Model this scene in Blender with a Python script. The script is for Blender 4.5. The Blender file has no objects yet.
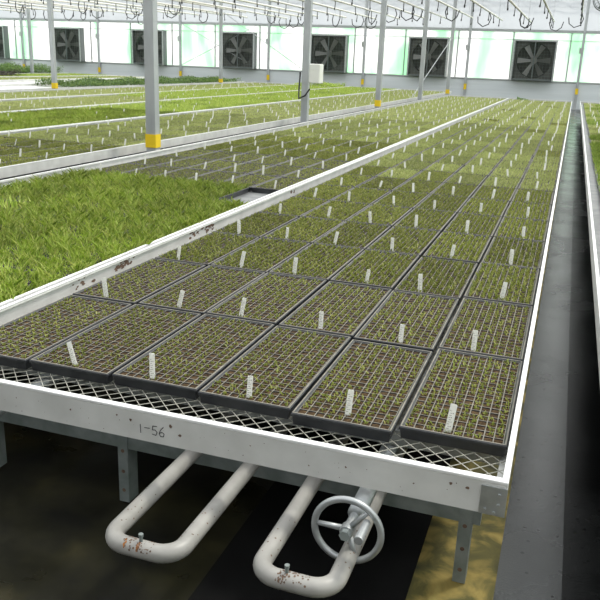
import bpy, math, random
from mathutils import Vector, Matrix
import numpy as np
random.seed(7); RNG = np.random.default_rng(7)
S = bpy.context.scene
C = S.collection
FL = -0.45            # floor level; the tray tops lie at z = 0

# ------------------------------------------------------------------ camera
CAM = (0.026, -1.7323, 0.8831); YAW, PIT, ROL, FPX = 0.3246, 0.3059, 0.0375, 761.0
fw = Vector((-math.sin(YAW)*math.cos(PIT), math.cos(YAW)*math.cos(PIT), -math.sin(PIT)))
r0 = Vector((math.cos(YAW), math.sin(YAW), 0)); u0 = r0.cross(fw)
rt = math.cos(ROL)*r0 + math.sin(ROL)*u0; up = -math.sin(ROL)*r0 + math.cos(ROL)*u0
cam = bpy.data.objects.new('camera', bpy.data.cameras.new('camera')); C.objects.link(cam)
cam.matrix_world = Matrix(((rt.x, up.x, -fw.x, CAM[0]), (rt.y, up.y, -fw.y, CAM[1]), (rt.z, up.z, -fw.z, CAM[2]), (0, 0, 0, 1)))
cam.data.sensor_width = 36; cam.data.lens = FPX/600*36; cam.data.clip_start = 0.05; cam.data.clip_end = 200
S.camera = cam

def seen(x, y, z):
    """how large a thing at this point shows; 0 when outside the frame"""
    v = Vector((x, y, z)) - Vector(CAM); d = v.dot(fw)
    if d < .3: return 0
    px = 300 + FPX*v.dot(rt)/d; py = 300 - FPX*v.dot(up)/d
    m = 40/d + 4
    return 0 if px < -m or px > 600+m or py < -m or py > 600+m else 1/d**3

# ------------------------------------------------------------------ mesh helpers
class MB:
    def __init__(s): s.v = []; s.f = []; s.m = []
    def face(s, pts, m=0):
        n = len(s.v); s.v += [tuple(p) for p in pts]; s.f.append(tuple(range(n, n+len(pts)))); s.m.append(m)
    def box(s, x0, x1, y0, y1, z0, z1, m=0):
        n = len(s.v)
        s.v += [(x0,y0,z0),(x1,y0,z0),(x1,y1,z0),(x0,y1,z0),(x0,y0,z1),(x1,y0,z1),(x1,y1,z1),(x0,y1,z1)]
        for f in ((0,3,2,1),(4,5,6,7),(0,1,5,4),(1,2,6,5),(2,3,7,6),(3,0,4,7)):
            s.f.append(tuple(n+i for i in f)); s.m.append(m)
        return s
    def extrude(s, prof, axis, a, b, m=0):
        """closed 2-D outline swept straight along axis 'x' or 'y'"""
        n = len(s.v); k = len(prof)
        for t in (a, b):
            for (p, q) in prof: s.v.append((p, t, q) if axis == 'y' else (t, p, q))
        for i in range(k):
            j = (i+1) % k; s.f.append((n+i, n+j, n+k+j, n+k+i)); s.m.append(m)
        s.f.append(tuple(n+i for i in range(k))[::-1]); s.m.append(m)
        s.f.append(tuple(n+k+i for i in range(k))); s.m.append(m)
        return s
    def tube(s, path, r, n=12, m=0, closed=False, caps=True):
        P = [Vector(p) for p in path]; K = len(P); base = len(s.v)
        ref = None
        for i, p in enumerate(P):
            if closed: t = (P[(i+1) % K] - P[i-1]).normalized()
            else: t = (P[min(i+1, K-1)] - P[max(i-1, 0)]).normalized()
            if ref is None: ref = Vector((0,0,1)) if abs(t.z) < .9 else Vector((1,0,0))
            a = t.cross(ref).normalized(); b = a.cross(t).normalized(); ref = b
            rr = r[i] if isinstance(r, (list, tuple)) else r
            for j in range(n):
                w = 2*math.pi*j/n; s.v.append(tuple(p + a*math.cos(w)*rr + b*math.sin(w)*rr))
        for i in range(K if closed else K-1):
            o = base+i*n; q = base+((i+1) % K)*n
            for j in range(n):
                k = (j+1) % n; s.f.append((o+j, o+k, q+k, q+j)); s.m.append(m)
        if caps and not closed:
            s.f.append(tuple(base+j for j in range(n))[::-1]); s.m.append(m)
            s.f.append(tuple(base+(K-1)*n+j for j in range(n))); s.m.append(m)
        return s
    def data(s, name, mats, smooth=False):
        me = bpy.data.meshes.new(name); me.from_pydata(s.v, [], s.f)
        for x in (mats if isinstance(mats, (list, tuple)) else [mats]): me.materials.append(x)
        if any(s.m): me.polygons.foreach_set('material_index', s.m)
        if smooth: me.shade_smooth()
        me.update(); return me
    def build(s, name, mats, parent=None, smooth=False, bevel=0, loc=None):
        o = bpy.data.objects.new(name, s.data(name, mats, smooth)); C.objects.link(o)
        if parent: o.parent = parent
        if loc: o.location = loc
        if bevel:
            b = o.modifiers.new('bevel', 'BEVEL'); b.width = bevel; b.segments = 2; b.limit_method = 'ANGLE'
        return o
def tri_mesh(name, V, mats, mi=None, k=3):
    """numpy (N,k,3) polygons to a mesh"""
    N = len(V); me = bpy.data.meshes.new(name)
    me.vertices.add(N*k); me.vertices.foreach_set('co', V.reshape(-1).astype(np.float32))
    me.loops.add(N*k); me.loops.foreach_set('vertex_index', np.arange(N*k, dtype=np.int32))
    me.polygons.add(N); me.polygons.foreach_set('loop_start', np.arange(0, N*k, k, dtype=np.int32))
    for x in mats: me.materials.append(x)
    if mi is not None: me.polygons.foreach_set('material_index', mi.astype(np.int32))
    me.update(calc_edges=True); me.validate(); return me
def empty(name, loc=(0,0,0)):
    o = bpy.data.objects.new(name, None); C.objects.link(o); o.location = loc; o.empty_display_size = .1; return o
def tag(o, label, cat, group=None, kind=None):
    o['label'] = label; o['category'] = cat
    if group: o['group'] = group
    if kind: o['kind'] = kind
    return o
def struct(o): o['kind'] = 'structure'; return o
def link(data, name, parent, loc=(0,0,0), rot=(0,0,0)):
    o = bpy.data.objects.new(name, data); C.objects.link(o); o.location = loc; o.rotation_euler = rot
    if parent: o.parent = parent
    return o

# ------------------------------------------------------------------ materials
def mat(name, col, rough=.6, metal=0, spec=.5):
    m = bpy.data.materials.new(name); m.use_nodes = True
    b = m.node_tree.nodes['Principled BSDF']
    b.inputs['Base Color'].default_value = (*col, 1); b.inputs['Roughness'].default_value = rough
    b.inputs['Metallic'].default_value = metal; b.inputs['Specular IOR Level'].default_value = spec
    return m
def N(m, t, **k):
    n = m.node_tree.nodes.new(t)
    for a, v in k.items():
        if a in n.inputs: n.inputs[a].default_value = v
        else: setattr(n, a, v)
    return n
def L(m, a, b): m.node_tree.links.new(a, b)
def ramp(m, fac, stops):
    r = N(m, 'ShaderNodeValToRGB'); e = r.color_ramp.elements
    while len(e) < len(stops): e.new(.5)
    for i, (p, c) in enumerate(stops): e[i].position = p; e[i].color = (*c, 1) if len(c) == 3 else c
    L(m, fac, r.inputs['Fac']); return r
def noisy(name, stops, scale=8, rough=.6, metal=0, detail=6, bump=0, stretch=None, rough2=None, spec=.5, dist=0):
    m = mat(name, stops[0][1], rough, metal, spec); b = m.node_tree.nodes['Principled BSDF']
    tc = N(m, 'ShaderNodeTexCoord'); mp = N(m, 'ShaderNodeMapping')
    if stretch: mp.inputs['Scale'].default_value = stretch
    L(m, tc.outputs['Object'], mp.inputs['Vector'])
    n = N(m, 'ShaderNodeTexNoise', Scale=scale, Detail=detail, Distortion=dist); L(m, mp.outputs[0], n.inputs['Vector'])
    r = ramp(m, n.outputs['Fac'], stops); L(m, r.outputs[0], b.inputs['Base Color'])
    if rough2 is not None:
        n2 = N(m, 'ShaderNodeTexNoise', Scale=scale*.6, Detail=4); L(m, mp.outputs[0], n2.inputs['Vector'])
        q = ramp(m, n2.outputs['Fac'], [(.35, (rough,)*3), (.65, (rough2,)*3)]); L(m, q.outputs[0], b.inputs['Roughness'])
    if bump:
        bp = N(m, 'ShaderNodeBump', Strength=bump, Distance=.01); L(m, n.outputs['Fac'], bp.inputs['Height']); L(m, bp.outputs[0], b.inputs['Normal'])
    return m
def leafmat(name, a, b_, c, rough=.5, tr=.35):
    """leaf green that varies from leaf to leaf, letting some light through"""
    m = mat(name, a, rough); b = m.node_tree.nodes['Principled BSDF']; nt = m.node_tree
    g = N(m, 'ShaderNodeNewGeometry'); r = ramp(m, g.outputs['Random Per Island'], [(0, a), (.5, b_), (1, c)])
    oi = N(m, 'ShaderNodeObjectInfo'); h = N(m, 'ShaderNodeHueSaturation')
    mr = N(m, 'ShaderNodeMapRange'); mr.inputs['To Min'].default_value = .8; mr.inputs['To Max'].default_value = 1.2
    L(m, oi.outputs['Random'], mr.inputs['Value']); L(m, mr.outputs[0], h.inputs['Value']); L(m, r.outputs[0], h.inputs['Color'])
    L(m, h.outputs[0], b.inputs['Base Color'])
    t = N(m, 'ShaderNodeBsdfTranslucent'); L(m, h.outputs[0], t.inputs['Color'])
    mx = N(m, 'ShaderNodeMixShader', Fac=tr); L(m, b.outputs[0], mx.inputs[1]); L(m, t.outputs[0], mx.inputs[2])
    L(m, mx.outputs[0], nt.nodes['Material Output'].inputs['Surface']); return m
def film(name, clear, tint=(.95,.97,.97), trans=(.8,.82,.82), streak=None):
    """greenhouse plastic: partly clear, partly milky"""
    m = bpy.data.materials.new(name); m.use_nodes = True; nt = m.node_tree; nt.nodes.remove(nt.nodes['Principled BSDF'])
    a = N(m, 'ShaderNodeBsdfTransparent', Color=(*tint, 1)); t = N(m, 'ShaderNodeBsdfTranslucent', Color=(*trans, 1))
    d = N(m, 'ShaderNodeBsdfDiffuse', Color=(*trans, 1))
    m1 = N(m, 'ShaderNodeMixShader', Fac=.3); L(m, t.outputs[0], m1.inputs[1]); L(m, d.outputs[0], m1.inputs[2])
    m2 = N(m, 'ShaderNodeMixShader', Fac=clear); L(m, m1.outputs[0], m2.inputs[1]); L(m, a.outputs[0], m2.inputs[2])
    if streak:
        tc = N(m, 'ShaderNodeTexCoord'); mp = N(m, 'ShaderNodeMapping'); mp.inputs['Scale'].default_value = (.9, 1, .35)
        L(m, tc.outputs['Object'], mp.inputs['Vector'])
        n = N(m, 'ShaderNodeTexNoise', Scale=1.4, Detail=3, Distortion=.4); L(m, mp.outputs[0], n.inputs['Vector'])
        r = ramp(m, n.outputs['Fac'], [(.46, tint), (.66, streak)]); L(m, r.outputs[0], a.inputs['Color'])
        L(m, r.outputs[0], t.inputs['Color'])
    L(m, m2.outputs[0], nt.nodes['Material Output'].inputs['Surface']); return m

M = {}
M['alu'] = noisy('painted aluminium', [(.3, (.56,.56,.54)), (.62, (.68,.68,.66)), (.8, (.74,.74,.72))], 9, .5, .03, bump=.05)
M['whitecap'] = noisy('white aluminium lip', [(.3, (.80,.80,.80)), (.7, (.9,.9,.9))], 12, .35, .1)
M['galv'] = noisy('galvanised steel', [(.3, (.33,.35,.36)), (.7, (.50,.52,.53))], 22, .42, .6)
M['galvdull'] = noisy('weathered galvanised steel', [(.3, (.16,.19,.18)), (.7, (.30,.33,.33))], 14, .6, .3)
M['post'] = noisy('galvanised post steel', [(.3, (.36,.38,.40)), (.7, (.50,.52,.54))], 7, .5, .3, stretch=(1,1,.3))
M['mesh'] = noisy('galvanised mesh strand', [(.3, (.34,.34,.29)), (.7, (.52,.51,.45))], 30, .5, .2)
M['plastic'] = noisy('black tray plastic', [(.3, (.018,.02,.024)), (.7, (.045,.048,.052))], 18, .33)
M['ridge'] = noisy('dusty skylit cell ridges', [(.3, (.12,.11,.088)), (.7, (.25,.23,.185))], 26, .5)  # dust tone, plus sky reflection painted into the paler colour
M['soil'] = noisy('peat growing mix', [(.30, (.022,.013,.007)), (.52, (.062,.038,.018)), (.72, (.12,.078,.038))], 90, .9, bump=.4, spec=.15)
M['tagw'] = noisy('white tag plastic', [(.3, (.84,.84,.80)), (.8, (.93,.93,.91))], 40, .45)
_m = M['tagw']; _t = N(_m, 'ShaderNodeBsdfTranslucent', Color=(.95,.95,.92,1)); _x = N(_m, 'ShaderNodeMixShader', Fac=.45)
L(_m, _m.node_tree.nodes['Principled BSDF'].outputs[0], _x.inputs[1]); L(_m, _t.outputs[0], _x.inputs[2]); L(_m, _x.outputs[0], _m.node_tree.nodes['Material Output'].inputs['Surface'])
M['ink'] = mat('dark pencil ink', (.05,.05,.06), .8)
M['inksoft'] = mat('faded handwriting', (.30,.29,.28), .8)
M['deckgrey'] = noisy('galvanised bench deck', [(.3, (.16,.165,.17)), (.7, (.27,.275,.28))], 12, .5, .3)
M['pipew'] = noisy('white pipe paint', [(.3, (.24,.235,.22)), (.6, (.35,.34,.32))], 11, .42, detail=8)
M['rust'] = noisy('rust', [(.35, (.10,.035,.01)), (.65, (.42,.16,.03))], 60, .85)
M['rustdark'] = noisy('dark soil splash', [(.3, (.09,.055,.04)), (.7, (.20,.13,.09))], 60, .9)
M['yellow'] = mat('yellow paint', (.80,.56,.01), .5)
M['black'] = mat('black rubber hose', (.02,.02,.022), .5)
M['cream'] = mat('cream plastic pipe', (.78,.76,.70), .4)
M['fanbox'] = noisy('dark fan shroud', [(.3, (.04,.044,.04)), (.7, (.075,.08,.07))], 5, .6)
M['fanside'] = mat('fan housing sheet', (.13,.15,.15), .5, .3)
M['blade'] = mat('fan blade metal', (.17,.175,.165), .5, .4)
M['boxw'] = mat('white cabinet paint', (.78,.78,.74), .4)
M['knee'] = noisy('pale wall sheeting', [(.3, (.62,.66,.69)), (.7, (.72,.76,.79))], 1.5, .6, stretch=(.3,1,4))
M['curtain'] = film('grey thermal curtain', .10, (.6,.62,.65), (.46,.49,.52))
M['roof'] = film('roof film', .62, (.93,.95,.96))
M['panel'] = film('polycarbonate wall sheet', .55, (1,1,1), (.9,.95,.9), (.60,.96,.68))
M['rear'] = mat('added dark rear wall', (.10,.11,.11), .7)
M['frame'] = mat('aluminium wall frame', (.38,.40,.41), .5, .3)
# seedlings and leaves
M['sprout'] = leafmat('sprout green', (.14,.18,.025), (.25,.30,.05), (.42,.42,.13))
M['green'] = leafmat('seedling green', (.27,.32,.09), (.40,.46,.15), (.60,.62,.28))
M['grass'] = leafmat('grassy seedling green', (.17,.27,.03), (.36,.50,.06), (.62,.66,.20))
M['grassdark'] = leafmat('deep grassy green', (.13,.21,.03), (.24,.34,.05), (.40,.48,.12))
M['bush'] = leafmat('dark leafy green', (.06,.13,.03), (.13,.24,.05), (.26,.38,.09))
M['purple'] = leafmat('dark purple leaf', (.04,.03,.035), (.07,.05,.05), (.10,.12,.05))

# floor: wet dark concrete / mossy kerb / pond liner / wet aisle strips with light and shade painted in
M['floor'] = noisy('damp algae floor', [(.35, (.006,.006,.004)), (.55, (.017,.016,.008)), (.75, (.042,.036,.016))], 5, .6, spec=.25, detail=9, bump=.15, rough2=.25)
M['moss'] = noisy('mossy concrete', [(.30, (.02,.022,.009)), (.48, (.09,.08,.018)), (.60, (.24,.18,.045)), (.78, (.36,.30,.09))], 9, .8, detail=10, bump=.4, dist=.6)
M['liner'] = noisy('black liner', [(.3, (.003,.003,.003)), (.7, (.007,.007,.007))], 6, .6, spec=.12)
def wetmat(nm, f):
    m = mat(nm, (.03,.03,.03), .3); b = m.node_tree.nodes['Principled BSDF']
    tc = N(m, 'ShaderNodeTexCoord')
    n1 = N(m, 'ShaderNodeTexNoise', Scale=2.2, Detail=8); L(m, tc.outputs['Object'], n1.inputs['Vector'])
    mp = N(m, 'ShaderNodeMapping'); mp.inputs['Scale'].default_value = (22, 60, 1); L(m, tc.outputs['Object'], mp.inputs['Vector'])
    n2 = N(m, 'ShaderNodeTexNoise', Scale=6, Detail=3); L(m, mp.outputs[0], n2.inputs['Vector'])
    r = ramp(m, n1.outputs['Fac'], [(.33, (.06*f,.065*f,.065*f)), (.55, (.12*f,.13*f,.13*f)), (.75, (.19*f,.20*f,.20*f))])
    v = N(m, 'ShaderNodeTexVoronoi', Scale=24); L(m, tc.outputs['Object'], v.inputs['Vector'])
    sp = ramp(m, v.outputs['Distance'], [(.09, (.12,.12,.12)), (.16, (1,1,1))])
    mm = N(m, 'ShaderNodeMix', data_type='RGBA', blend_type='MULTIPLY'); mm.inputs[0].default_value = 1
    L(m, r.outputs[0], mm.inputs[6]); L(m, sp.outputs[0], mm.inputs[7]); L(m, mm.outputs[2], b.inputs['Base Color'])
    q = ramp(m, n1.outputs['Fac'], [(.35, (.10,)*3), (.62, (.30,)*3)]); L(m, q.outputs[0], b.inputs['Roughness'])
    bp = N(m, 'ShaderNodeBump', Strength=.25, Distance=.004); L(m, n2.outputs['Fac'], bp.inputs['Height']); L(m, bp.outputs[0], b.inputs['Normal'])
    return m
M['wet'] = wetmat('wet floor lit strip', .42); M['wetshade'] = wetmat('wet floor shaded strip', .10)
M['wetshade'].node_tree.nodes['Principled BSDF'].inputs['Specular IOR Level'].default_value = .12

# ------------------------------------------------------------------ setting
XL, XR, YB, YF = -27.4, 11.8, 27.6, -6.0
struct(MB().box(XL-.5, XR+.5, YF, YB+.4, FL-.2, FL-.004).build('floor', M['floor']))
struct(MB().box(0, .17, YF, YB, FL-.01, FL).build('trim_1', M['wet']))  # lighter strip paints the light that falls through the bench gap
struct(MB().box(.17, .62, YF, YB, FL-.01, FL+.0015).build('trim_6', M['wetshade']))  # dark strip paints the right bench's shade on the wet floor
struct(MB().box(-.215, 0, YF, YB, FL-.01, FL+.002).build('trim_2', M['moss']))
struct(MB().box(-.74, -.215, YF, YB, FL-.01, FL-.001).build('trim_3', M['liner']))
ROWX = [-19.25, -11.5, -3.72, 4.03]; WALLX = [-3.72+3.87*k for k in range(-5, 4)]
ZB, ZT = .44, 2.12
# back wall: low sheeting, translucent panels in frames, grey curtain above
wb = struct(empty('wall_back', (0, YB, FL)))
def wp(mb, name, m): o = mb.build(name, m, wb); o.location = -Vector((0, YB, FL)); return o
wp(MB().box(XL, XR, YB, YB+.06, FL, ZB), 'lower_sheeting', M['knee'])
k = MB()
for i in range(int((XR-XL)/1.935)+1):
    a = XL+1.935*i; k.box(a+.02, min(a+1.915, XR), YB+.02, YB+.035, ZB+.03, ZT-.02)
wp(k, 'wall_panels', M['panel'])
k = MB()
for i in range(int((XR-XL)/1.935)+2):
    a = XL+1.935*i; k.box(a-.02, a+.02, YB, YB+.05, ZB, ZT)
k.box(XL, XR, YB-.02, YB+.05, ZB-.02, ZB+.035).box(XL, XR, YB-.03, YB+.05, ZT-.04, ZT+.05)
k.box(XL, XR, YB, YB+.04, ZT-.30, ZT-.285)
wp(k, 'panel_frame', M['frame'])
k = MB()
n = 160
for i in range(n):
    x0 = XL+(XR-XL)*i/n; x1 = XL+(XR-XL)*(i+1)/n
    y0 = YB+.02*math.sin(i*1.3); y1 = YB+.02*math.sin((i+1)*1.3)
    k.face([(x0, y0, ZT+.05), (x1, y1, ZT+.05), (x1, y1+.02, 3.35), (x0, y0+.02, 3.35)])
wp(k, 'upper_curtain', M['curtain'])
struct(MB().box(XL-.05, XL, YF, YB, FL, 3.35).build('wall_left', M['panel']))
struct(MB().box(XR, XR+.05, YF, YB, FL, 3.35).build('wall_right', M['panel']))
struct(MB().box(XL, XR, YF-.1, YF, FL, 3.35).build('wall_front_blocker', M['rear']))  # unseen end wall, added to darken the bench front and the floor below
# arched film roof on the post rows
k = MB()
spans = [(ROWX[0]-7.75-.4, ROWX[0]), (ROWX[0], ROWX[1]), (ROWX[1], ROWX[2]), (ROWX[2], ROWX[3]), (ROWX[3], XR)]
for a, b in spans:
    n = 14
    for i in range(n):
        t0, t1 = i/n, (i+1)/n
        p0 = (a+(b-a)*t0, 3.35+1.5*math.sin(math.pi*t0)); p1 = (a+(b-a)*t1, 3.35+1.5*math.sin(math.pi*t1))
        k.face([(p0[0], YF, p0[1]), (p1[0], YF, p1[1]), (p1[0], YB+.05, p1[1]), (p0[0], YB+.05, p0[1])])
        k.face([(p0[0], YB+.05, 3.35), (p1[0], YB+.05, 3.35), (p1[0], YB+.05, p1[1]), (p0[0], YB+.05, p0[1])])
struct(k.build('ceiling', M['roof'], smooth=False))
k = MB()
for x in ROWX: k.box(x-.12, x+.12, YF, YB, 3.27, 3.34)
struct(k.build('trim_4', M['post']))
k = MB()
for a, b in spans:
    for y in [0.09+4.6*j for j in range(-1, 7)]:
        for z in (2.93, 3.22): k.tube([(a, y, z), (b, y, z)], .018, 6)
        m_ = 10
        for i in range(m_):
            xa = a+(b-a)*i/m_; xb = a+(b-a)*(i+1)/m_
            k.tube([(xa, y, 2.93 if i % 2 else 3.22), (xb, y, 3.22 if i % 2 else 2.93)], .009, 5)
struct(k.build('trim_5', M['post']))

# ------------------------------------------------------------------ posts
rown = {-3.72: 'in the gap left of the grassy bench', -11.5: 'in the second row of posts', -19.25: 'in the far left row of posts', 4.03: 'right of the right-hand benches'}
num = ['first', 'second', 'third', 'fourth', 'fifth', 'sixth']
pm = MB().box(-.05, .05, -.042, .042, 0, 3.27-FL).data('column', M['post'])
plate = MB().box(-.1, .1, -.1, .1, 0, .012).data('base_plate', M['galv'])
band = MB().box(-.056, .056, -.048, .048, 0, .125).data('yellow_band', M['yellow'])
for rx in ROWX:
    for j in range(-1, 5):
        y = 4.69+4.6*j+(.12 if j == 0 else 0)
        if j < 0 and rx > -4: continue
        if j < 0: continue
        p = empty('support_post', (rx, y, FL))
        yl = (rx == -3.72 and j in (0, 2, 4)) or (rx == -11.5 and j in (2, 4))
        tag(p, f'grey post {"with yellow band " if yl else ""}{rown[rx]}, {num[j]} from front', 'post', 'galvanised support posts')
        link(pm, 'column', p, (0,0,.012)); link(plate, 'base_plate', p)
        if yl: link(band, 'yellow_band', p, (0, 0, -FL+.03))
wpm = MB().box(-.045, .045, -.04, .04, 0, 3.3-FL).data('column', M['post'])
jb = MB().box(-.085, .045, -.06, .0, 0, .19).data('junction_box', M['galv'])
wy = MB().box(-.05, .05, -.046, .0, 0, .20).data('yellow_band', M['yellow'])
wn = ['far left corner', 'left of the leftmost fan', 'between the two leftmost fans', 'between second and third fans', 'between third and fourth fans', 'between fourth and fifth fans', 'left of the rightmost fan', 'at the end of the narrow aisle', 'right of the aisle']
wn = {-23.07: 'at the far left of the back wall', -19.2: 'left of the second fan from left', -15.33: 'left of the third fan from left', -11.46: 'between the third and fourth fans from left',
      -7.59: 'between the fourth and fifth fans from left', -3.72: 'between the two rightmost fans', .15: 'at the end of the narrow aisle', 4.02: 'out to the right of the aisle', 7.89: 'at the far right of the back wall'}
for i, x in enumerate(WALLX):
    p = empty('wall_post', (x-.05, YB-.05, FL))
    key = min(wn, key=lambda q: abs(q-x))
    tag(p, 'slim grey back wall post ' + wn[key], 'post', 'back wall posts')
    link(wpm, 'column', p); link(jb, 'junction_box', p, (-.02, 0, 1.42-FL))
    link(wy, 'yellow_band', p, (0, 0, .06-FL))
# second yellow band on the post between third and fourth fans
cb = empty('control_box', (-3.58, 9.29, .46))
tag(cb, 'white electrical control box mounted on a grey post', 'box')
MB().box(-.04, .12, -.16, .02, .10, .37).build('cabinet', M['boxw'], cb, bevel=.01)
MB().box(-.03, .11, -.172, -.161, .11, .36).build('cabinet_door', M['boxw'], cb)
MB().tube([(-.04,-.10,.02), (-.10,-.14,-.08), (-.20,-.12,-.12), (-.235,-.02,0), (-.23,0,.25)], .012, 8).build('cable', M['black'], cb, smooth=True)

# ------------------------------------------------------------------ exhaust fans
FW, FH, FD = 1.42, 1.34, .34
def fan_parts():
    d = {}
    k = MB(); t = .05
    k.box(0, FW, -FD, 0, FH-t, FH).box(0, FW, -FD, 0, 0, t).box(0, t, -FD, 0, t, FH-t).box(FW-t, FW, -FD, 0, t, FH-t)
    d['housing'] = k.data('housing', M['fanside'])
    k = MB(); R = .60; cx, cz = FW/2, FH/2; n = 32
    # square sheet with a round throat
    for i in range(n):
        a0, a1 = 2*math.pi*i/n, 2*math.pi*(i+1)/n
        def sq(a):
            c, s = math.cos(a), math.sin(a); q = 1/max(abs(c)/(FW/2-t), abs(s)/(FH/2-t)); return (cx+c*q, -FD*.75, cz+s*q)
        p0, p1 = (cx+R*math.cos(a0), -FD*.75, cz+R*math.sin(a0)), (cx+R*math.cos(a1), -FD*.75, cz+R*math.sin(a1))
        k.face([sq(a0), sq(a1), p1, p0])
        k.face([p0, p1, (p1[0], -FD*.3, p1[2]), (p0[0], -FD*.3, p0[2])])
    d['shroud'] = k.data('shroud', M['fanbox'])
    k = MB()
    for i in range(14):
        z = t+(FH-2*t)*i/14; k.face([(t, -.02, z), (FW-t, -.02, z), (FW-t, -.06, z+(FH-2*t)/14), (t, -.06, z+(FH-2*t)/14)])
    d['shutter'] = k.data('shutter', M['fanbox'])
    k = MB(); b = []
    for j in range(7):
        r = .10+.46*j/6; w = .10+.10*j/6; tw = .6-.35*j/6
        b.append(((-w/2*math.cos(tw), -w/2*math.sin(tw), r), (w/2*math.cos(tw), w/2*math.sin(tw), r)))
    for j in range(6): k.face([b[j][0], b[j][1], b[j+1][1], b[j+1][0]])
    d['blade'] = k.data('blade', M['blade'])
    d['hub'] = MB().tube([(0,.06,0), (0,-.06,0)], .11, 20).data('hub', M['blade'])
    k = MB().box(FW/2-.02, FW/2+.02, -FD*.9, -FD*.82, t, FH-t)
    for q in range(1, 12):
        x = t+(FW-2*t)*q/12; k.box(x-.003, x+.003, -FD-.004, -FD, t, FH-t)
        z = t+(FH-2*t)*q/12; k.box(t, FW-t, -FD-.004, -FD, z-.003, z+.003)
    d['guard'] = k.data('guard', M['fanside'])
    k = MB(); k.box(-.02, FW+.02, -FD-.012, -FD, FH-.035, FH+.02).box(-.02, .03, -FD-.012, -FD, -.02, FH-.035).box(FW-.03, FW+.02, -FD-.012, -FD, -.02, FH-.035)
    d['front_frame'] = k.data('front_frame', M['galv'])
    return d
fd = fan_parts()
fl = ['leftmost dark exhaust fan in the bright back wall', 'second dark exhaust fan from the left in back wall', 'third dark exhaust fan from left, half behind the nearest post',
      'fourth dark exhaust fan from left in back wall', 'dark exhaust fan right of the white control box', 'dark exhaust fan behind the two close grey posts', 'rightmost dark exhaust fan, left of the aisle end']
for i, x in enumerate((-25.3, -21.4, -17.45, -13.45, -9.7, -5.9, -2.17)):
    z = .47
    e = empty('exhaust_fan', (x, YB, z)); tag(e, fl[i], 'fan', 'exhaust fans in the back wall')
    for q in ('housing', 'shroud', 'shutter', 'guard', 'front_frame'): link(fd[q], q, e)
    h = link(fd['hub'], 'hub', e, (FW/2, -FD*.5, FH/2))
    for b in range(6): link(fd['blade'], 'blade', e, (FW/2, -FD*.5, FH/2), (0, math.pi/3*b+.5, 0))
# circulation fan hanging above the aisle end
e = empty('circulation_fan', (.42, 17.6, 2.42)); tag(e, 'round dark circulation fan hanging above the aisle end', 'fan')
k = MB()
for r, y in ((.27, 0), (.25, -.08), (.18, -.12), (.10, -.14)):
    k.tube([(r*math.cos(2*math.pi*i/28), y, r*math.sin(2*math.pi*i/28)) for i in range(28)], .007, 5, closed=True)
for i in range(24):
    a = 2*math.pi*i/24; k.tube([(.27*math.cos(a), 0, .27*math.sin(a)), (.24*math.cos(a), -.09, .24*math.sin(a)), (.03*math.cos(a), -.14, .03*math.sin(a))], .004, 4)
k.build('guard', M['fanside'], e)
k = MB()
for i in range(28):
    a0, a1 = 2*math.pi*i/28, 2*math.pi*(i+1)/28
    k.face([(.28*math.cos(a0), -.02, .28*math.sin(a0)), (.28*math.cos(a1), -.02, .28*math.sin(a1)), (.28*math.cos(a1), .14, .28*math.sin(a1)), (.28*math.cos(a0), .14, .28*math.sin(a0))])
k.build('drum', M['fanbox'], e)
MB().tube([(0,-.05,0), (0,.16,0)], .075, 16).build('motor', M['fanbox'], e)
for i in range(4):
    b = MB(); b.face([(-.05,-.03,.05), (.05,.03,.05), (.08,.03,.24), (-.08,-.03,.24)]); b.build('blade', M['fanside'], e).rotation_euler = (0, math.pi/2*i+.3, 0)
MB().tube([(0,.05,.28), (0,.05,.85)], .012, 8).build('hanger', M['galv'], e)

# ------------------------------------------------------------------ overhead irrigation pipes with drop hoses
dropm = MB().tube([(0,0,.0), (0,0,-.10), (.01,0,-.18)], .011, 6).tube([(.01,0,-.17), (.01,0,-.22)], .018, 6).data('drop_tube', M['black'])
loops = []
for s_ in (1, -1, .7):
    loops.append(MB().tube([(0,0,0), (-.06*s_,0,-.16), (.0,0,-.32), (.16*s_,0,-.38), (.30*s_,0,-.28), (.33*s_,.05,-.12)], .014, 6).data('hose_loop', M['black']))
PX = [-24.6+.85*i for i in range(32)]
for i, x in enumerate(PX):
    x += random.uniform(-.12, .12); z = 2.33+random.uniform(-.05, .05); ye = 25+random.uniform(-1, 1)
    p = empty('overhead_pipe', (x, 15, z))
    side = 'over the right-hand benches' if x > 0 else ('over the near bench' if x > -1.8 else ('over the grassy bench' if x > -3.8 else 'over the far left benches'))
    tag(p, 'thin cream overhead irrigation pipe, ' + (f'{i+1}th' if i > 2 else ('1st','2nd','3rd')[i]) + ' counted from the far left', 'pipe', 'overhead irrigation pipes')
    MB().tube([(0,-1,0), (0,ye-15,0)], .025, 8).build('pipe', M['cream'], p, smooth=True)
    for y in (.5, 4.1, 8.6): MB().tube([(0, y, 0), (0, y, 3.0-z)], .005, 5).build('hanging_wire', M['galv'], p)
    y = .4+random.random()
    while y < ye-15:
        link(dropm, 'drop_tube', p, (0, y, -.01), (0, 0, random.uniform(0, 6)))
        y += random.uniform(1.1, 2.1)
    for q in range(1 if i % 3 else 2):
        link(random.choice(loops), 'hose_loop', p, (0, random.uniform(4, ye-15.2), 0), (0,0,random.uniform(-.5,.5)))
# braces between wall posts
for (a, b, nm) in (((-15.3, YB-.12, .5), (-12.0, YB-.12, 2.1), 'thin steel tie rod rising rightward on back wall'), ((-15.3, YB-.12, 2.1), (-12.0, YB-.12, .5), 'thin steel tie rod falling rightward on back wall'),
                   ((-11.45, 23.2, 2.3), (-8.0, 23.3, .2), 'thin diagonal brace rod leaning on a post before fourth fan'), ((-3.95, 18.6, .05), (-3.35, 20.6, 1.6), 'slanting pale rod between the two close posts')):
    tag(MB().tube([a, b], .012, 6).build('tie_rod', M['galv']), nm, 'rod')

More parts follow.
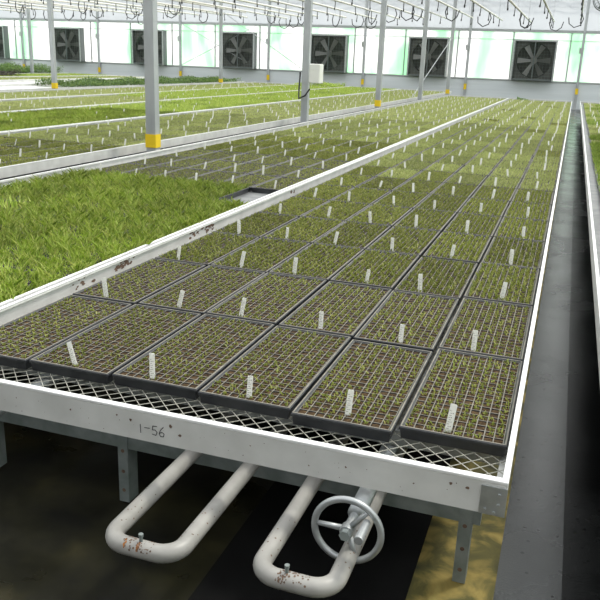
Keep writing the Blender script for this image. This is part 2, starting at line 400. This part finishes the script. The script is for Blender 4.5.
# ------------------------------------------------------------------ benches
Y0, Y1 = -.2066, 22.1
TW, TL, PXW, PYL = .270, .602, .279, .617       # tray size and pitch
def diamonds(x0, x1, y0, y1, z):
    k = MB(); dx, dy, w, h = .044, .0225, .0009, .0016
    nx = int((x1-x0)/dx); ny = int((y1-y0)/dy)
    dx = (x1-x0)/nx
    for j in range(ny):
        for i in range(nx):
            xa = x0+i*dx; y = y0+j*dy
            o = 0 if j % 2 == 0 else 1
            for (p, q) in (((xa, y+dy*o), (xa+dx/2, y+dy*(1-o))), ((xa+dx/2, y+dy*(1-o)), (xa+dx, y+dy*o))):
                (ax, ay), (bx, by) = p, q; l = math.hypot(bx-ax, by-ay); nx_, ny_ = -(by-ay)/l*w, (bx-ax)/l*w
                k.face([(ax+nx_, ay+ny_, z), (ax-nx_, ay-ny_, z), (bx-nx_, by-ny_, z), (bx+nx_, by+ny_, z)])
                k.face([(ax-nx_, ay-ny_, z), (ax-nx_, ay-ny_, z-h), (bx-nx_, by-ny_, z-h), (bx-nx_, by-ny_, z)])
    return k
def rail_y(xo, s):   # side rail profile; xo outer face, s = +1 when the bench lies towards +x
    P = [(0,-.055), (0,.019), (.003,.0205), (.011,.0205), (.013,.018), (.013,.014), (.004,.012), (.004,-.047), (.03,-.047), (.03,-.052)]
    return [(xo+s*a, b) for a, b in P]
legm = {}
def bench(x0, x1, label, near=False, y0=Y0, y1=Y1):
    b = empty('rolling_bench', ((x0+x1)/2, y0, FL)); off = -b.location.copy()
    tag(b, label, 'bench', 'long greenhouse rolling benches')
    def P(mb, nm, m, **kw): o = mb.build(nm, m, b, **kw); o.location = off; return o
    for xo, s in ((x0, 1), (x1, -1)):
        k = MB().extrude(rail_y(xo, s), 'y', y0+.0005, y1-.0005)
        r = P(k, 'side_rail', M['alu'])
        P(MB().box(min(xo+s*-.001, xo+s*.013), max(xo+s*-.001, xo+s*.013), y0, y1, .0205, .0275), 'rail_cap', M['whitecap'], bevel=.002 if near else 0)
    for yo, s in ((y0, 1), (y1, -1)):
        P(MB().extrude([(yo+s*a, c) for a, c in [(0,-.058), (0,.018), (.003,.025), (.016,.025), (.018,.02), (.018,.014), (.004,.012), (.004,-.052), (.03,-.052), (.03,-.058)]], 'x', x0, x1), 'end_rail', M['alu'])
        P(MB().box(x0-.001, x1+.001, min(yo-s*.001, yo+s*.018), max(yo-s*.001, yo+s*.018), .0195, .0278), 'rail_cap', M['whitecap'], bevel=.002 if near else 0)
    if near:
        P(diamonds(x0+.004, x1-.004, y0+.004, 2.8, -.0355), 'mesh_deck', M['mesh'])
        P(MB().box(x0+.01, x1-.01, 2.8, y1-.01, -.0385, -.0355), 'deck', M['deckgrey'])
    else: P(MB().box(x0+.01, x1-.01, y0+.01, y1-.01, -.0385, -.0355), 'deck', M['whitecap'] if -18 < x0 < -13 else M['deckgrey'])
    k = MB()
    for y in np.arange(y0+.28, y1, .9): k.box(x0+.006, x1-.006, y, y+.03, -.085, -.039)
    P(k, 'deck_bearers', M['galv'])
    # roller tubes, stands
    for rx in (x1-.323 if near else x1-.33, x0+.33):
        P(MB().tube([(rx, y0-.03 if near and rx > x0+1 else y0+.05, -.112), (rx, y1-.2, -.112)], .021, 16), 'roller_tube', M['galv'], smooth=True)
    for y in [.08+3.1*j for j in range(9)]:
        if y > y1: break
        P(MB().box(x0+.09, x1-.06, y-.02, y+.02, -.262, -.206), 'cross_beam', M['galvdull'])
        for rx in (x0+.125, x1-.098, (x0+x1)/2-.25 if near else (x0+x1)/2):
            k = MB().box(rx-.017, rx+.017, y-.0245, y-.0215, FL+.004, -.150).box(rx+.014, rx+.017, y-.0215, y+.03, FL+.004, -.206)
            g = P(k, 'leg', M['galvdull'])
            if near:
                q = MB()
                for z in (-.27, -.34, -.405): q.tube([(rx, y-.0245, z), (rx, y-.0252, z)], .006, 10)
                q.build('bolt_holes', M['rustdark'], g)
        for rx in (x1-.323 if near else x1-.33, x0+.33):
            P(MB().box(rx-.012, rx+.012, y-.012, y+.018, -.206, -.134), 'roller_bracket', M['galvdull'])
    return b
BEN = [(-1.7543, .0024, 'long white-rimmed bench of plug trays, nearest, in the middle'),
       (-3.575, -1.773, 'bench of bright green grassy seedlings left of the nearest bench'),
       (-5.72, -3.975, 'bench just beyond the row of grey posts, left'),
       (-7.56, -5.76, 'second bench beyond the row of grey posts'),
       (-9.42, -7.62, 'third bench beyond the row of grey posts'),
       (-11.28, -9.48, 'fourth bench beyond the near row of posts'),
       (-13.52, -11.72, 'bench just beyond the second row of posts'),
       (-15.36, -13.56, 'second bench beyond the second row of posts'),
       (-17.22, -15.42, 'third bench beyond the second row of posts'),
       (-19.06, -17.28, 'fourth bench beyond the second row of posts'),
       (-21.3, -19.5, 'far bench beyond the third row of posts'),
       (-23.2, -21.4, 'farthest left bench in front of the fans'),
       (.222, 2.0, 'bench of green plants across the narrow wet aisle, right'),
       (2.04, 3.82, 'outer right bench behind the bench across the aisle')]
broots = [bench(a, c, l, near=(i == 0), y1=(Y1 if i < 2 or i > 11 else 25.7)) for i, (a, c, l) in enumerate(BEN)]
main = broots[0]; moff = -main.location.copy()
def mp_(mb, nm, m, parent=None, **kw):
    o = mb.build(nm, m, parent or main, **kw)
    if parent is None: o.location = moff
    return o
# corner bracket and rivets of the nearest bench
k = MB().box(-.052, .004, Y0-.0035, Y0-.0005, -.057, .012)
mp_(k, 'corner_bracket', M['galv'])
k = MB()
for x, z in ((-.012,-.03), (-.012,-.005), (-.04,-.045), (-.02,-.05)):
    k.tube([(x, Y0-.0035, z), (x, Y0-.007, z)], .0035, 10)
mp_(k, 'rivets', M['galv'])
# dirt splashes on the rail faces
k = MB()
def blot(k, cx, cz, r, axis='y', pos=0, n=9, e=1.0):
    pts = []
    for i in range(n):
        a = 2*math.pi*i/n; rr = r*random.uniform(.6, 1.25)
        u, w = cx+rr*e*math.cos(a), cz+rr*math.sin(a)
        pts.append((u, pos, w) if axis == 'y' else (pos, u, w))
    k.face(pts)
for cx, cz, r in ((-.082,-.004,.004), (-.118,-.002,.004), (-.815,-.002,.005), (-.93,-.006,.004), (-.97,.0,.003), (-1.11,-.012,.003), (-.79,-.022,.005), (-.45,-.03,.002), (-.60,-.01,.002), (-.36,-.015,.003), (-.2,-.02,.002), (-1.28,-.01,.002)):
    blot(k, cx, cz, r, 'y', Y0-.0008)
for q in range(50): blot(k, random.uniform(-1.7, -.05), random.uniform(-.05, .01), random.uniform(.0006, .0015), 'y', Y0-.0008, 6)
mp_(k, 'dirt_spots', M['rustdark'])
for yc, n in ((1.08, 30), (1.95, 26), (1.75, 12), (.75, 10), (3.3, 10)):
    k = MB()
    for q in range(n): blot(k, random.gauss(yc, .04), random.uniform(-.024, .014), random.uniform(.003, .009), 'x', -1.7498+.00002*q, 8, 1.8)
    mp_(k, 'soil_splash', M['rustdark'])
# handwritten bench number on the front rail
k = MB()
def stroke(k, pts, w=.0011):
    for (a, b) in zip(pts[:-1], pts[1:]):
        d = Vector((b[0]-a[0], b[1]-a[1])); n_ = Vector((-d.y, d.x)).normalized()*w
        e_ = d.normalized()*w*.5
        k.face([(a[0]-e_.x+n_.x, Y0-.001, a[1]-e_.y+n_.y), (a[0]-e_.x-n_.x, Y0-.001, a[1]-e_.y-n_.y), (b[0]+e_.x-n_.x, Y0-.001, b[1]+e_.y-n_.y), (b[0]+e_.x+n_.x, Y0-.001, b[1]+e_.y+n_.y)])
bx, bz, h = -.902, -.036, .026
stroke(k, [(bx, bz+h*.9), (bx+.001, bz)])
stroke(k, [(bx+.012, bz+h*.62), (bx+.027, bz+h*.66)])
x5 = bx+.034; stroke(k, [(x5+.014, bz+h), (x5+.002, bz+h*.97), (x5+.001, bz+h*.55), (x5+.009, bz+h*.6), (x5+.014, bz+h*.35), (x5+.010, bz+.03*h), (x5, bz+.1*h)])
x6 = x5+.020; stroke(k, [(x6+.012, bz+h*1.05), (x6+.004, bz+h*.7), (x6, bz+h*.3), (x6+.004, bz), (x6+.012, bz+h*.05), (x6+.014, bz+h*.35), (x6+.008, bz+h*.5), (x6+.001, bz+h*.35)])
o = mp_(k, 'handwritten_number', M['ink']); o['label'] = 'dark handwritten 1-56'

# hand wheel on the roller tube
W = empty('handwheel', (0,0,0)); W.parent = main; WC = Vector((-.324, -.300, -.116)); W.location = moff + WC
R = .077
k = MB().tube([(R*math.cos(2*math.pi*i/48), 0, R*math.sin(2*math.pi*i/48)) for i in range(48)], .0078, 12, closed=True)
k.build('wheel_rim', M['galv'], W, smooth=True)
for a in (math.radians(178), math.radians(-72), math.radians(52)):
    k = MB().tube([(.012*math.cos(a), .004, .012*math.sin(a)), (R*math.cos(a), 0, R*math.sin(a))], [.0075, .0055], 10); k.build('spoke', M['galv'], W, smooth=True)
MB().tube([(0,.06,0), (0,.012,0), (0,.012,0), (0,-.012,0)], [.011,.011,.016,.016], 18).build('hub', M['galv'], W, smooth=False, bevel=.002)
MB().tube([(0,-.012,0), (0,-.026,0)], .0125, 6).build('hub_nut', M['galvdull'], W)
MB().tube([(.044,-.004,.034), (.044,-.078,.034)], [.009, .0105], 14).build('crank_grip', M['galv'], W, smooth=False, bevel=.002)
# low heating pipes
def bend(cx, cy, r, a0, a1, z, n=8): return [(cx+r*math.cos(a0+(a1-a0)*i/n), cy+r*math.sin(a0+(a1-a0)*i/n), z) for i in range(n+1)]
def heat(xa, xb, yb, z, label, nub, rust):
    r = .05; path = [(xa, 21, z), (xa, 5, z), (xa, 1, z)] + bend(xa+r, yb+r, r, math.pi, 1.5*math.pi, z) + bend(xb-r, yb+r, r, 1.5*math.pi, 2*math.pi, z) + [(xb, 1, z), (xb, 5, z), (xb, 21, z)]
    p = empty('heating_pipe', (xa, yb, z)); tag(p, label, 'pipe', 'white heating pipes under the bench'); off = Vector((-xa, -yb, -z))
    pk = MB().tube(path, .0213, 18)
    k = MB().tube([(nub, yb, z+.019), (nub, yb, z+.036)], .0042, 10).tube([(nub, yb, z+.034), (nub, yb, z+.040)], .0058, 8)
    k.build('bleed_valve', M['galvdull'], p, loc=off)
    k = pk
    for q in range(110):   # paint chips sit just on the pipe skin
        t = random.random(); w = random.uniform(.3, 2.9)
        if t < .7: px_ = xa+r+(xb-xa-2*r)*random.random(); c = Vector((px_, yb, z)); nrm = Vector((0, -math.cos(w), math.sin(w))); tg = Vector((1,0,0))
        else: c = Vector((random.choice((xa, xb)), random.uniform(yb+.05, yb+.22), z)); nrm = Vector((math.cos(w), 0, math.sin(w))); tg = Vector((0,1,0))
        u = nrm.cross(tg); s_ = random.uniform(.0008, .0028); c = c+nrm*.0217
        k.face([c+tg*s_*math.cos(a)+u*s_*math.sin(a) for a in [i*math.pi/3 for i in range(6)]], 1)
    for px_ in (nub+.002, nub-.003, xa+.06):
        for w in (.5, .75, 1.0, 1.3):
            nrm = Vector((0, -math.cos(w), math.sin(w))); c = Vector((px_+random.uniform(-.003,.003), yb, z))+nrm*.0216; u = nrm.cross(Vector((1,0,0)))
            s_ = random.uniform(.002, .0045); k.face([c+Vector((1,0,0))*s_*.6*math.cos(a)+u*s_*math.sin(a) for a in [i*math.pi/4 for i in range(8)]], 2 if rust else 1)
    k.build('pipe', [M['pipew'], M['rustdark'], M['rust']], p, smooth=True, loc=off)
heat(-.852, -.676, -.452, -.1825, 'left white looped pipe with rust stain under the bench front', -.760, True)
heat(-.490, -.318, -.432, -.1825, 'right white looped pipe behind the handwheel', -.418, False)

# ------------------------------------------------------------------ trays
NX, NY = 10, 20
def tray_body():
    k = MB(); x0, x1, y0, y1 = -TW/2, TW/2, 0, TL; rim = .011; cw = (TW-2*rim)/NX; cl = (TL-2*rim)/NY; g = .0026
    ix0, ix1, iy0, iy1 = x0+rim, x1-rim, y0+rim, y1-rim
    # rounded outer rim: top strip, outside skirt and inward-tapering wall
    def ring(o0, z0, o1, z1, m):
        a = [(x0+o0, y0+o0, z0), (x1-o0, y0+o0, z0), (x1-o0, y1-o0, z0), (x0+o0, y1-o0, z0)]
        b = [(x0+o1, y0+o1, z1), (x1-o1, y0+o1, z1), (x1-o1, y1-o1, z1), (x0+o1, y1-o1, z1)]
        for i in range(4):
            j = (i+1) % 4; k.face([a[i], a[j], b[j], b[i]], m)
    ring(0, -.009, 0, -.002, 0); ring(0, -.002, .0025, .0012, 0); ring(.0025, .0012, .0065, .0012, 1); ring(.0065, .0012, rim, -.003, 0); ring(.006, -.0342, .003, -.009, 0); ring(.003, -.009, 0, -.009, 0)
    k.face([(x0+.006, y0+.006, -.0342), (x0+.006, y1-.006, -.0342), (x1-.006, y1-.006, -.0342), (x1-.006, y0+.006, -.0342)])
    zt, zs = -.003, -.0085
    for j in range(NY):
        for i in range(NX):
            ax, bx_ = ix0+i*cw, ix0+(i+1)*cw; ay, by = iy0+j*cl, iy0+(j+1)*cl
            o = [(ax, ay), (bx_, ay), (bx_, by), (ax, by)]; q = g/2
            t = [(ax+q, ay+q), (bx_-q, ay+q), (bx_-q, by-q), (ax+q, by-q)]; q = g/2+.0012
            s_ = [(ax+q, ay+q), (bx_-q, ay+q), (bx_-q, by-q), (ax+q, by-q)]
            for e_ in range(4):
                f = (e_+1) % 4
                k.face([(*o[e_], zt), (*o[f], zt), (*t[f], zt), (*t[e_], zt)], 1)
                k.face([(*t[e_], zt), (*t[f], zt), (*s_[f], zs), (*s_[e_], zs)], 0)
    return k.data('tray', [M['plastic'], M['ridge']])
RIM = .011; CW = (TW-2*RIM)/NX; CL = (TL-2*RIM)/NY
def soil_data(seed):
    r = random.Random(seed); k = MB()
    for j in range(NY):
        for i in range(NX):
            ax, bx_ = -TW/2+RIM+i*CW+.0022, -TW/2+RIM+(i+1)*CW-.0022; ay, by = RIM+j*CL+.0022, RIM+(j+1)*CL-.0022
            z = -.0065; c = ((ax+bx_)/2+r.uniform(-.003,.003), (ay+by)/2+r.uniform(-.003,.003), z+r.uniform(.0005,.0045))
            o = [(ax,ay,z), ((ax+bx_)/2,ay,z+r.uniform(0,.002)), (bx_,ay,z), (bx_,(ay+by)/2,z+r.uniform(0,.002)), (bx_,by,z), ((ax+bx_)/2,by,z+r.uniform(0,.002)), (ax,by,z), (ax,(ay+by)/2,z+r.uniform(0,.002))]
            for e_ in range(8): k.face([o[e_], o[(e_+1) % 8], c])
    return k.data('growing_mix', M['soil'])
def blades(n, hmin, hmax, wid, lean, rg, cells=True, fill=1.0, two=True, zb=-.008):
    """(N,3,3) triangles of little leaves over one tray, each leaf bent in two pieces"""
    if cells:
        per = n; ci = np.repeat(np.arange(NX*NY), per); keep = np.repeat(rg.random(NX*NY) < fill, per)*(rg.random(len(ci)) < .85); ci = ci[keep > 0]
        x = -TW/2+RIM+(ci % NX+.5)*CW+rg.normal(0, .0038, len(ci)); y = RIM+(ci//NX+.5)*CL+rg.normal(0, .0038, len(ci))
        patch = 1
    else:
        x = rg.uniform(-TW/2+.002, TW/2-.002, n); y = rg.uniform(.002, TL-.002, n)
    m = len(x); h = rg.uniform(hmin, hmax, m); a = rg.uniform(0, 2*np.pi, m); l = rg.uniform(.15, lean, m)*h; b = a+rg.uniform(-.5, .5, m)+np.pi/2
    z0 = np.full(m, zb); p0 = np.stack([x, y, z0], 1)
    wv = np.stack([np.cos(b), np.sin(b), np.zeros(m)], 1)*(wid*rg.uniform(.6, 1.2, m))[:, None]
    mid = p0+np.stack([np.cos(a)*l*.35, np.sin(a)*l*.35, h*.6], 1); tip = p0+np.stack([np.cos(a)*l, np.sin(a)*l, h], 1)
    return p0, mid, tip, wv
def clumpy(rg):
    B = blades(3200, .012, .058, .0028, 1.2, rg, cells=False); p0, mid, tip, wv = B
    ph = rg.uniform(0, 6, 4)
    d = np.sin(p0[:,0]*34+ph[0])*np.sin(p0[:,1]*27+ph[1])+.6*np.sin(p0[:,0]*71+ph[2])*np.sin(p0[:,1]*63+ph[3])
    keep = d+rg.normal(0, .35, len(d)) > -.5
    s = np.clip(.85+.35*d, .4, 1.3)[:, None]
    mid = p0+(mid-p0)*s; tip = p0+(tip-p0)*s
    return p0[keep], mid[keep], tip[keep], wv[keep]
def leaf_mesh(name, B, m):
    p0, mid, tip, wv = B; n = len(p0)
    V = np.stack([p0-wv*.35, p0+wv*.35, mid+wv*.5, tip, mid-wv*.5], 1)
    return tri_mesh(name, V, [m], k=5)
TB = tray_body(); SOIL = [soil_data(i) for i in range(3)]
# name: (leaf builder args, material)
CLS = {'sparse': (lambda rg: blades(8, .005, .013, .0038, 1.4, rg, fill=.80, zb=-.005), 'sprout'),
       'medium': (lambda rg: blades(10, .006, .019, .0048, 1.3, rg, fill=.93, zb=-.005), 'sprout'),
       'green': (lambda rg: blades(9, .010, .026, .0052, 1.1, rg, fill=.97), 'green'),
       'grass': (lambda rg: clumpy(rg), 'grass'),
       'darkgrass': (lambda rg: blades(1300, .02, .06, .0050, .9, rg, cells=False), 'grassdark')}
LEAF = {c: [leaf_mesh('seedlings', f(np.random.default_rng(i+11)), M[m]) for i in range(4)] for c, (f, m) in CLS.items()}
ORD = ['first', 'second', 'third', 'fourth', 'fifth', 'sixth', 'seventh', 'eighth', 'ninth', 'tenth', 'eleventh', 'twelfth', 'thirteenth', 'fourteenth', 'fifteenth', 'sixteenth', 'seventeenth', 'eighteenth', 'nineteenth']
TENS = {2: ('twentieth', 'twenty'), 3: ('thirtieth', 'thirty')}
def ordn(n):
    if n < 20: return ORD[n-1]
    return TENS[n//10][0] if n % 10 == 0 else TENS[n//10][1]+'-'+ORD[n % 10-1]
BN = ['nearest bench', 'grassy left bench', 'first bench beyond posts', 'second bench beyond posts', 'third bench beyond posts', 'fourth bench beyond posts'] + ['']*6 + ['bench across the aisle', 'outer right bench']
def kind_at(bi, y, col, rr):
    if bi == 0: return 'sparse' if y < 1.1 else ('medium' if y < 4.2 else 'green') if rr > .05 else 'medium'
    if bi == 1: return 'grass' if y < 3.35 else ('sparse' if y < 5.0 else ('medium' if y < 7 else 'green'))
    if bi == 2: return 'medium' if y < 5.2 else 'green'
    if bi == 3: return 'grass' if rr > .12 else 'darkgrass'
    if bi == 4: return 'grass' if y > 13 else 'green'
    if bi == 5: return 'green'
    if bi == 6: return 'green' if y < 12.8 and col > 1 else None
    if bi == 7: return 'darkgrass' if 3 < y < 9 or 19 < y < 23 and col < 3 else None
    if bi == 8: return None if y < 14 else 'green'
    if bi == 9: return 'grass' if y > 15 else None
    if bi >= 10 and bi < 12: return 'green' if y < 16 else None
    if bi == 12: return 'darkgrass' if (y < 7.0 or rr > .7) else 'green'
    return 'darkgrass'
desc = {'sparse': 'brownish plug tray of tiny sprouts', 'medium': 'plug tray of small sprouts', 'green': 'plug tray of green seedlings', 'grass': 'tray of tall bright grassy seedlings', 'darkgrass': 'tray of dense deep green seedlings'}
T = []
for bi, (a, c, _) in enumerate(BEN):
    xs = c-.014-(TW/2)-.004
    yend = Y1 if bi < 2 or bi > 11 else 25.7
    for row in range(43):
        y = .004+row*PYL+(.2 if bi == 1 else 0)
        if y+TL > yend-.04: break
        for col in range(6):
            rr = random.random(); kd = kind_at(bi, y+.3, col, rr)
            if kd is None: continue
            if bi == 1 and row == 4 and col < 1: continue      # the missing corner tray beside the grass
            x = xs-col*PXW-.0015*col+random.uniform(-.002, .002) if bi else xs-col*PXW+random.uniform(-.0025, .0025)
            yy = y+random.uniform(-.003, .003)+(.0 if bi else [.012,-.02,.0,.006,.0,-.006][col])*(1 if row < 3 else .3)
            has = random.random() < {0: 1.0, 1: .0 if kd == 'grass' else .97, 2: .95, 3: .35, 4: .6, 5: .8, 12: .95, 13: .6}.get(bi, .3)
            T.append(dict(b=bi, row=row, col=col, x=x, y=yy, rz=random.gauss(0, .002), k=kd, tag=has, s=seen(x, yy+.3, 0), v=random.randrange(4), v2=random.randrange(3)))
T.sort(key=lambda t: -t['s'])
ind = [t for t in T[:300] if t['s'] > 0]; rest = [t for t in T if t not in ind] if len(ind) < 300 else T[300:]
for t in ind:
    o = link(TB, 'plug_tray', None, (t['x'], t['y'], 0), (0, 0, t['rz']))
    o['kind_'] = 0; del o['kind_']
    tag(o, f"{desc[t['k']]}, {ordn(t['row']+1)} row, {ORD[t['col']]} from right, {BN[t['b']]}", 'tray', 'plug trays of seedlings on the benches')
    if t['k'] in ('sparse', 'medium', 'green'): link(SOIL[t['v2']], 'growing_mix', o)
    sd = link(LEAF[t['k']][t['v']], 'seedlings', o); sd['kind'] = 'stuff'
# the remaining trays, farther off
rg = np.random.default_rng(5)
quads = []; mi = []
MI = {'soil': 0, 'plastic': 1, 'sprout': 2, 'green': 3, 'grass': 4, 'grassdark': 5, 'ridge': 6}
FAR = {'sparse': (180, .010, .02, .007, 'sprout'), 'medium': (330, .012, .026, .008, 'sprout'), 'green': (430, .015, .035, .009, 'green'), 'grass': (420, .03, .07, .008, 'grass'), 'darkgrass': (420, .03, .07, .009, 'grassdark')}
tri = []; tmi = []
bm_ = MB()
for t in rest:
    x, y = t['x'], t['y']; x0, x1, y0, y1 = x-TW/2, x+TW/2, y, y+TL
    P = lambda a, b, c_: [(a[0], a[1], c_)]
    q = [[(x0+.01,y0+.01,-.008),(x1-.01,y0+.01,-.008),(x1-.01,y1-.01,-.008)], [(x0+.01,y0+.01,-.008),(x1-.01,y1-.01,-.008),(x0+.01,y1-.01,-.008)]]
    tri += q; tmi += [0, 0]
    o4 = [(x0,y0),(x1,y0),(x1,y1),(x0,y1)]; i4 = [(x0+.01,y0+.01),(x1-.01,y0+.01),(x1-.01,y1-.01),(x0+.01,y1-.01)]
    for e_ in range(4):
        f = (e_+1) % 4
        for (A, za, B_, zb_) in ((o4, 0, i4, 0), (o4, -.045, o4, 0), (i4, 0, i4, -.008)):
            a, b, c_, d = (*A[e_], za), (*A[f], za), (*B_[f], zb_), (*B_[e_], zb_)
            if A is B_: a, b, c_, d = (*A[e_], za), (*A[f], za), (*A[f], zb_), (*A[e_], zb_)
            tri += [[a, b, c_], [a, c_, d]]; tmi += [1, 1]
tri = np.array(tri); tmi = np.array(tmi); parts = [tri]; mis = [tmi]
for t in rest:
    n, h0, h1, w, m = FAR[t['k']]
    p0, mid, tip, wv = blades(n, h0, h1, w, 1.0, rg, cells=False)
    off = np.array([t['x'], t['y'], 0])
    parts.append(np.stack([p0-wv*.6, p0+wv*.6, tip], 1)+off); mis.append(np.full(len(p0), MI[m]))
me = tri_mesh('plug_trays', np.concatenate(parts), [M['soil'], M['plastic'], M['sprout'], M['green'], M['grass'], M['grassdark'], M['ridge']], np.concatenate(mis))
tag(link(me, 'plug_trays', None), 'many farther plug trays of green seedlings filling the distant benches', 'tray', None, 'stuff')

# ------------------------------------------------------------------ plant tags
def tag_data(w, h):
    k = MB(); t = .0006
    pts = [(-w/2+.002, 0), (0, -.004), (w/2-.002, 0), (w/2, .012), (w/2, h-.002), (w/2-.002, h), (-w/2+.002, h), (-w/2, h-.002), (-w/2, .012)]
    k.extrude([(a, b) for a, b in pts], 'y', -t, t); return k.data('plant_tag', M['tagw'])
TG = [tag_data(.0165, .080), tag_data(.0155, .074), tag_data(.0175, .086)]
k = MB()
for i in range(9):
    z = .020+.0058*i; x = -.003+.0015*math.sin(i*2.1)
    k.face([(x-.0028, -.0009, z), (x+.003, -.0009, z+.0006), (x+.003, -.0009, z+.0018), (x-.0028, -.0009, z+.0012)])
    if i % 2: k.face([(x+.0045, -.0009, z), (x+.0062, -.0009, z), (x+.0062, -.0009, z+.003), (x+.0045, -.0009, z+.003)])
WR = k.data('handwriting', M['inksoft'])
tg = [t for t in T if t['tag']]
for n_, t in enumerate(tg):
    cc = 5 if random.random() < .6 else 4
    t['tx'] = t['x']-TW/2+RIM+(cc+.5)*CW+random.uniform(-.02, .012); t['ty'] = t['y']+RIM+CL*(.5 if random.random() < .8 else 1.5)
    t['tr'] = (random.gauss(-.22, .09), random.gauss(.03, .09), random.gauss(0, .25)); t['td'] = random.randrange(3)
FIX = {(0,0): (.10, 0), (0,1): (.03, 0), (0,2): (-.02, 0), (0,3): (-.12, 0), (0,4): (-.42, 0)}
for t in tg:
    if t['b'] == 0 and (t['row'], t['col']) in FIX: t['tr'] = (-.2, FIX[(t['row'], t['col'])][0], 0); 
itags = tg[:300]
for n_, t in enumerate(itags):
    if t['s'] == 0: continue
    o = link(TG[t['td']], 'plant_tag', None, (t['tx'], t['ty'], -.016), t['tr'])
    tag(o, f"white plant tag, {ordn(t['row']+1)} row, {ORD[t['col']]} from right, {BN[t['b']]}", 'plant tag', 'white plant tags standing in the trays')
    if n_ < 40: link(WR, 'handwriting', o)
k = MB()
for t in tg[300:]:
    x, y = t['tx'], t['ty']; a = t['tr'][1]*.08; n = len(k.v); c_, s_ = math.cos(t['tr'][2])*.008, math.sin(t['tr'][2])*.008
    k.extrude([(x-.008, -.016), (x+.008, -.016), (x+.008+a, .062), (x-.008+a, .062)], 'y', y-.0006, y+.0006)
tag(k.build('plant_tags', M['tagw']), 'many farther white plant tags dotted over the distant trays', 'plant tag', None, 'stuff')
# tag lying flat on the mesh at the bench front
k = MB(); k.extrude([(-.048, -.008), (.045, -.007), (.058, 0), (.045, .007), (-.048, .008)], 'y', -.0006, .0006)
o = k.build('plant_tag', M['tagw']); o.location = (-.33, -.135, -.0345); o.rotation_euler = (math.pi/2, 0, -.22)
tag(o, 'white tag lying flat on the bare mesh at the bench front', 'plant tag')

# ------------------------------------------------------------------ leafy plants on the far benches
def bushes(name, spots, h, m, label, seed):
    rg = np.random.default_rng(seed); out = []
    for (x0, x1, y0, y1) in spots:
        n = int((x1-x0)*(y1-y0)*2200)
        x = rg.uniform(x0, x1, n); y = rg.uniform(y0, y1, n); hh = h*(.6+.4*np.sin(x*5+seed)*np.sin(y*3.1))
        z = rg.uniform(0, 1, n)**.6*np.maximum(hh, h*.25)-.03
        a = rg.uniform(0, 2*np.pi, n); s_ = rg.uniform(.03, .07, n); ti = rg.uniform(-.2, .9, n)
        d = np.stack([np.cos(a)*np.cos(ti), np.sin(a)*np.cos(ti), np.sin(ti)], 1); w = np.stack([-np.sin(a), np.cos(a), np.zeros(n)], 1)
        p = np.stack([x, y, z], 1); l = s_[:, None]
        out.append(np.stack([p, p+d*l*.5+w*l*.3, p+d*l, p+d*l*.5-w*l*.3], 1))
    o = link(tri_mesh(name, np.concatenate(out), [m], k=4), name, None); return tag(o, label, 'plants', None, 'stuff')
bushes('leafy_plants', [(-13.45, -11.8, 15.6, 25.6)], .21, M['bush'], 'long strip of dark leafy plants on the bench behind the orange-footed post', 1)
bushes('leafy_plants', [(-23.1, -21.5, 15, 25.5), (-21.2, -19.6, 20.5, 25.6)], .42, M['bush'], 'taller leafy plants at far left before the wall', 2)
bushes('purple_plants', [(-19.0, -17.6, 18.4, 20.6)], .30, M['purple'], 'small patch of dark purple plants at the left edge', 3)
bushes('leafy_plants', [(-8.7, -7.7, 24.4, 25.6), (-9.35, -9.0, 24.6, 25.5)], .20, M['grass'], 'yellow-green leafy plants by the wall behind the control box', 6)
bushes('leafy_plants', [(-1.5, -1.2, 21.6, 21.95)], .10, M['bush'], 'small dark plant clump at the far end of nearest bench', 7)

# ------------------------------------------------------------------ light
w = bpy.data.worlds.new('world'); S.world = w; w.use_nodes = True; nt = w.node_tree
bg = nt.nodes['Background']; tc = nt.nodes.new('ShaderNodeTexCoord'); sx = nt.nodes.new('ShaderNodeSeparateXYZ'); nt.links.new(tc.outputs['Generated'], sx.inputs[0])
cr = nt.nodes.new('ShaderNodeValToRGB'); nt.links.new(sx.outputs['Z'], cr.inputs['Fac'])
cr.color_ramp.elements[0].position = 0; cr.color_ramp.elements[0].color = (1, 1, .96, 1); cr.color_ramp.elements[1].position = .8; cr.color_ramp.elements[1].color = (.96, .975, 1, 1)
nt.links.new(cr.outputs[0], bg.inputs['Color']); bg.inputs['Strength'].default_value = 1.4
sun = bpy.data.objects.new('sun', bpy.data.lights.new('sun', 'SUN')); C.objects.link(sun)
sun.data.energy = 3.4; sun.data.angle = math.radians(9); sun.data.color = (1, .95, .85)
d = Vector((.42, .45, 1)).normalized()     # towards the sun
sun.rotation_euler = d.to_track_quat('Z', 'Y').to_euler()
S.view_settings.view_transform = 'Standard'; S.view_settings.look = 'None'; S.view_settings.gamma = 1; S.view_settings.use_curve_mapping = False
S.view_settings.exposure = 0.25
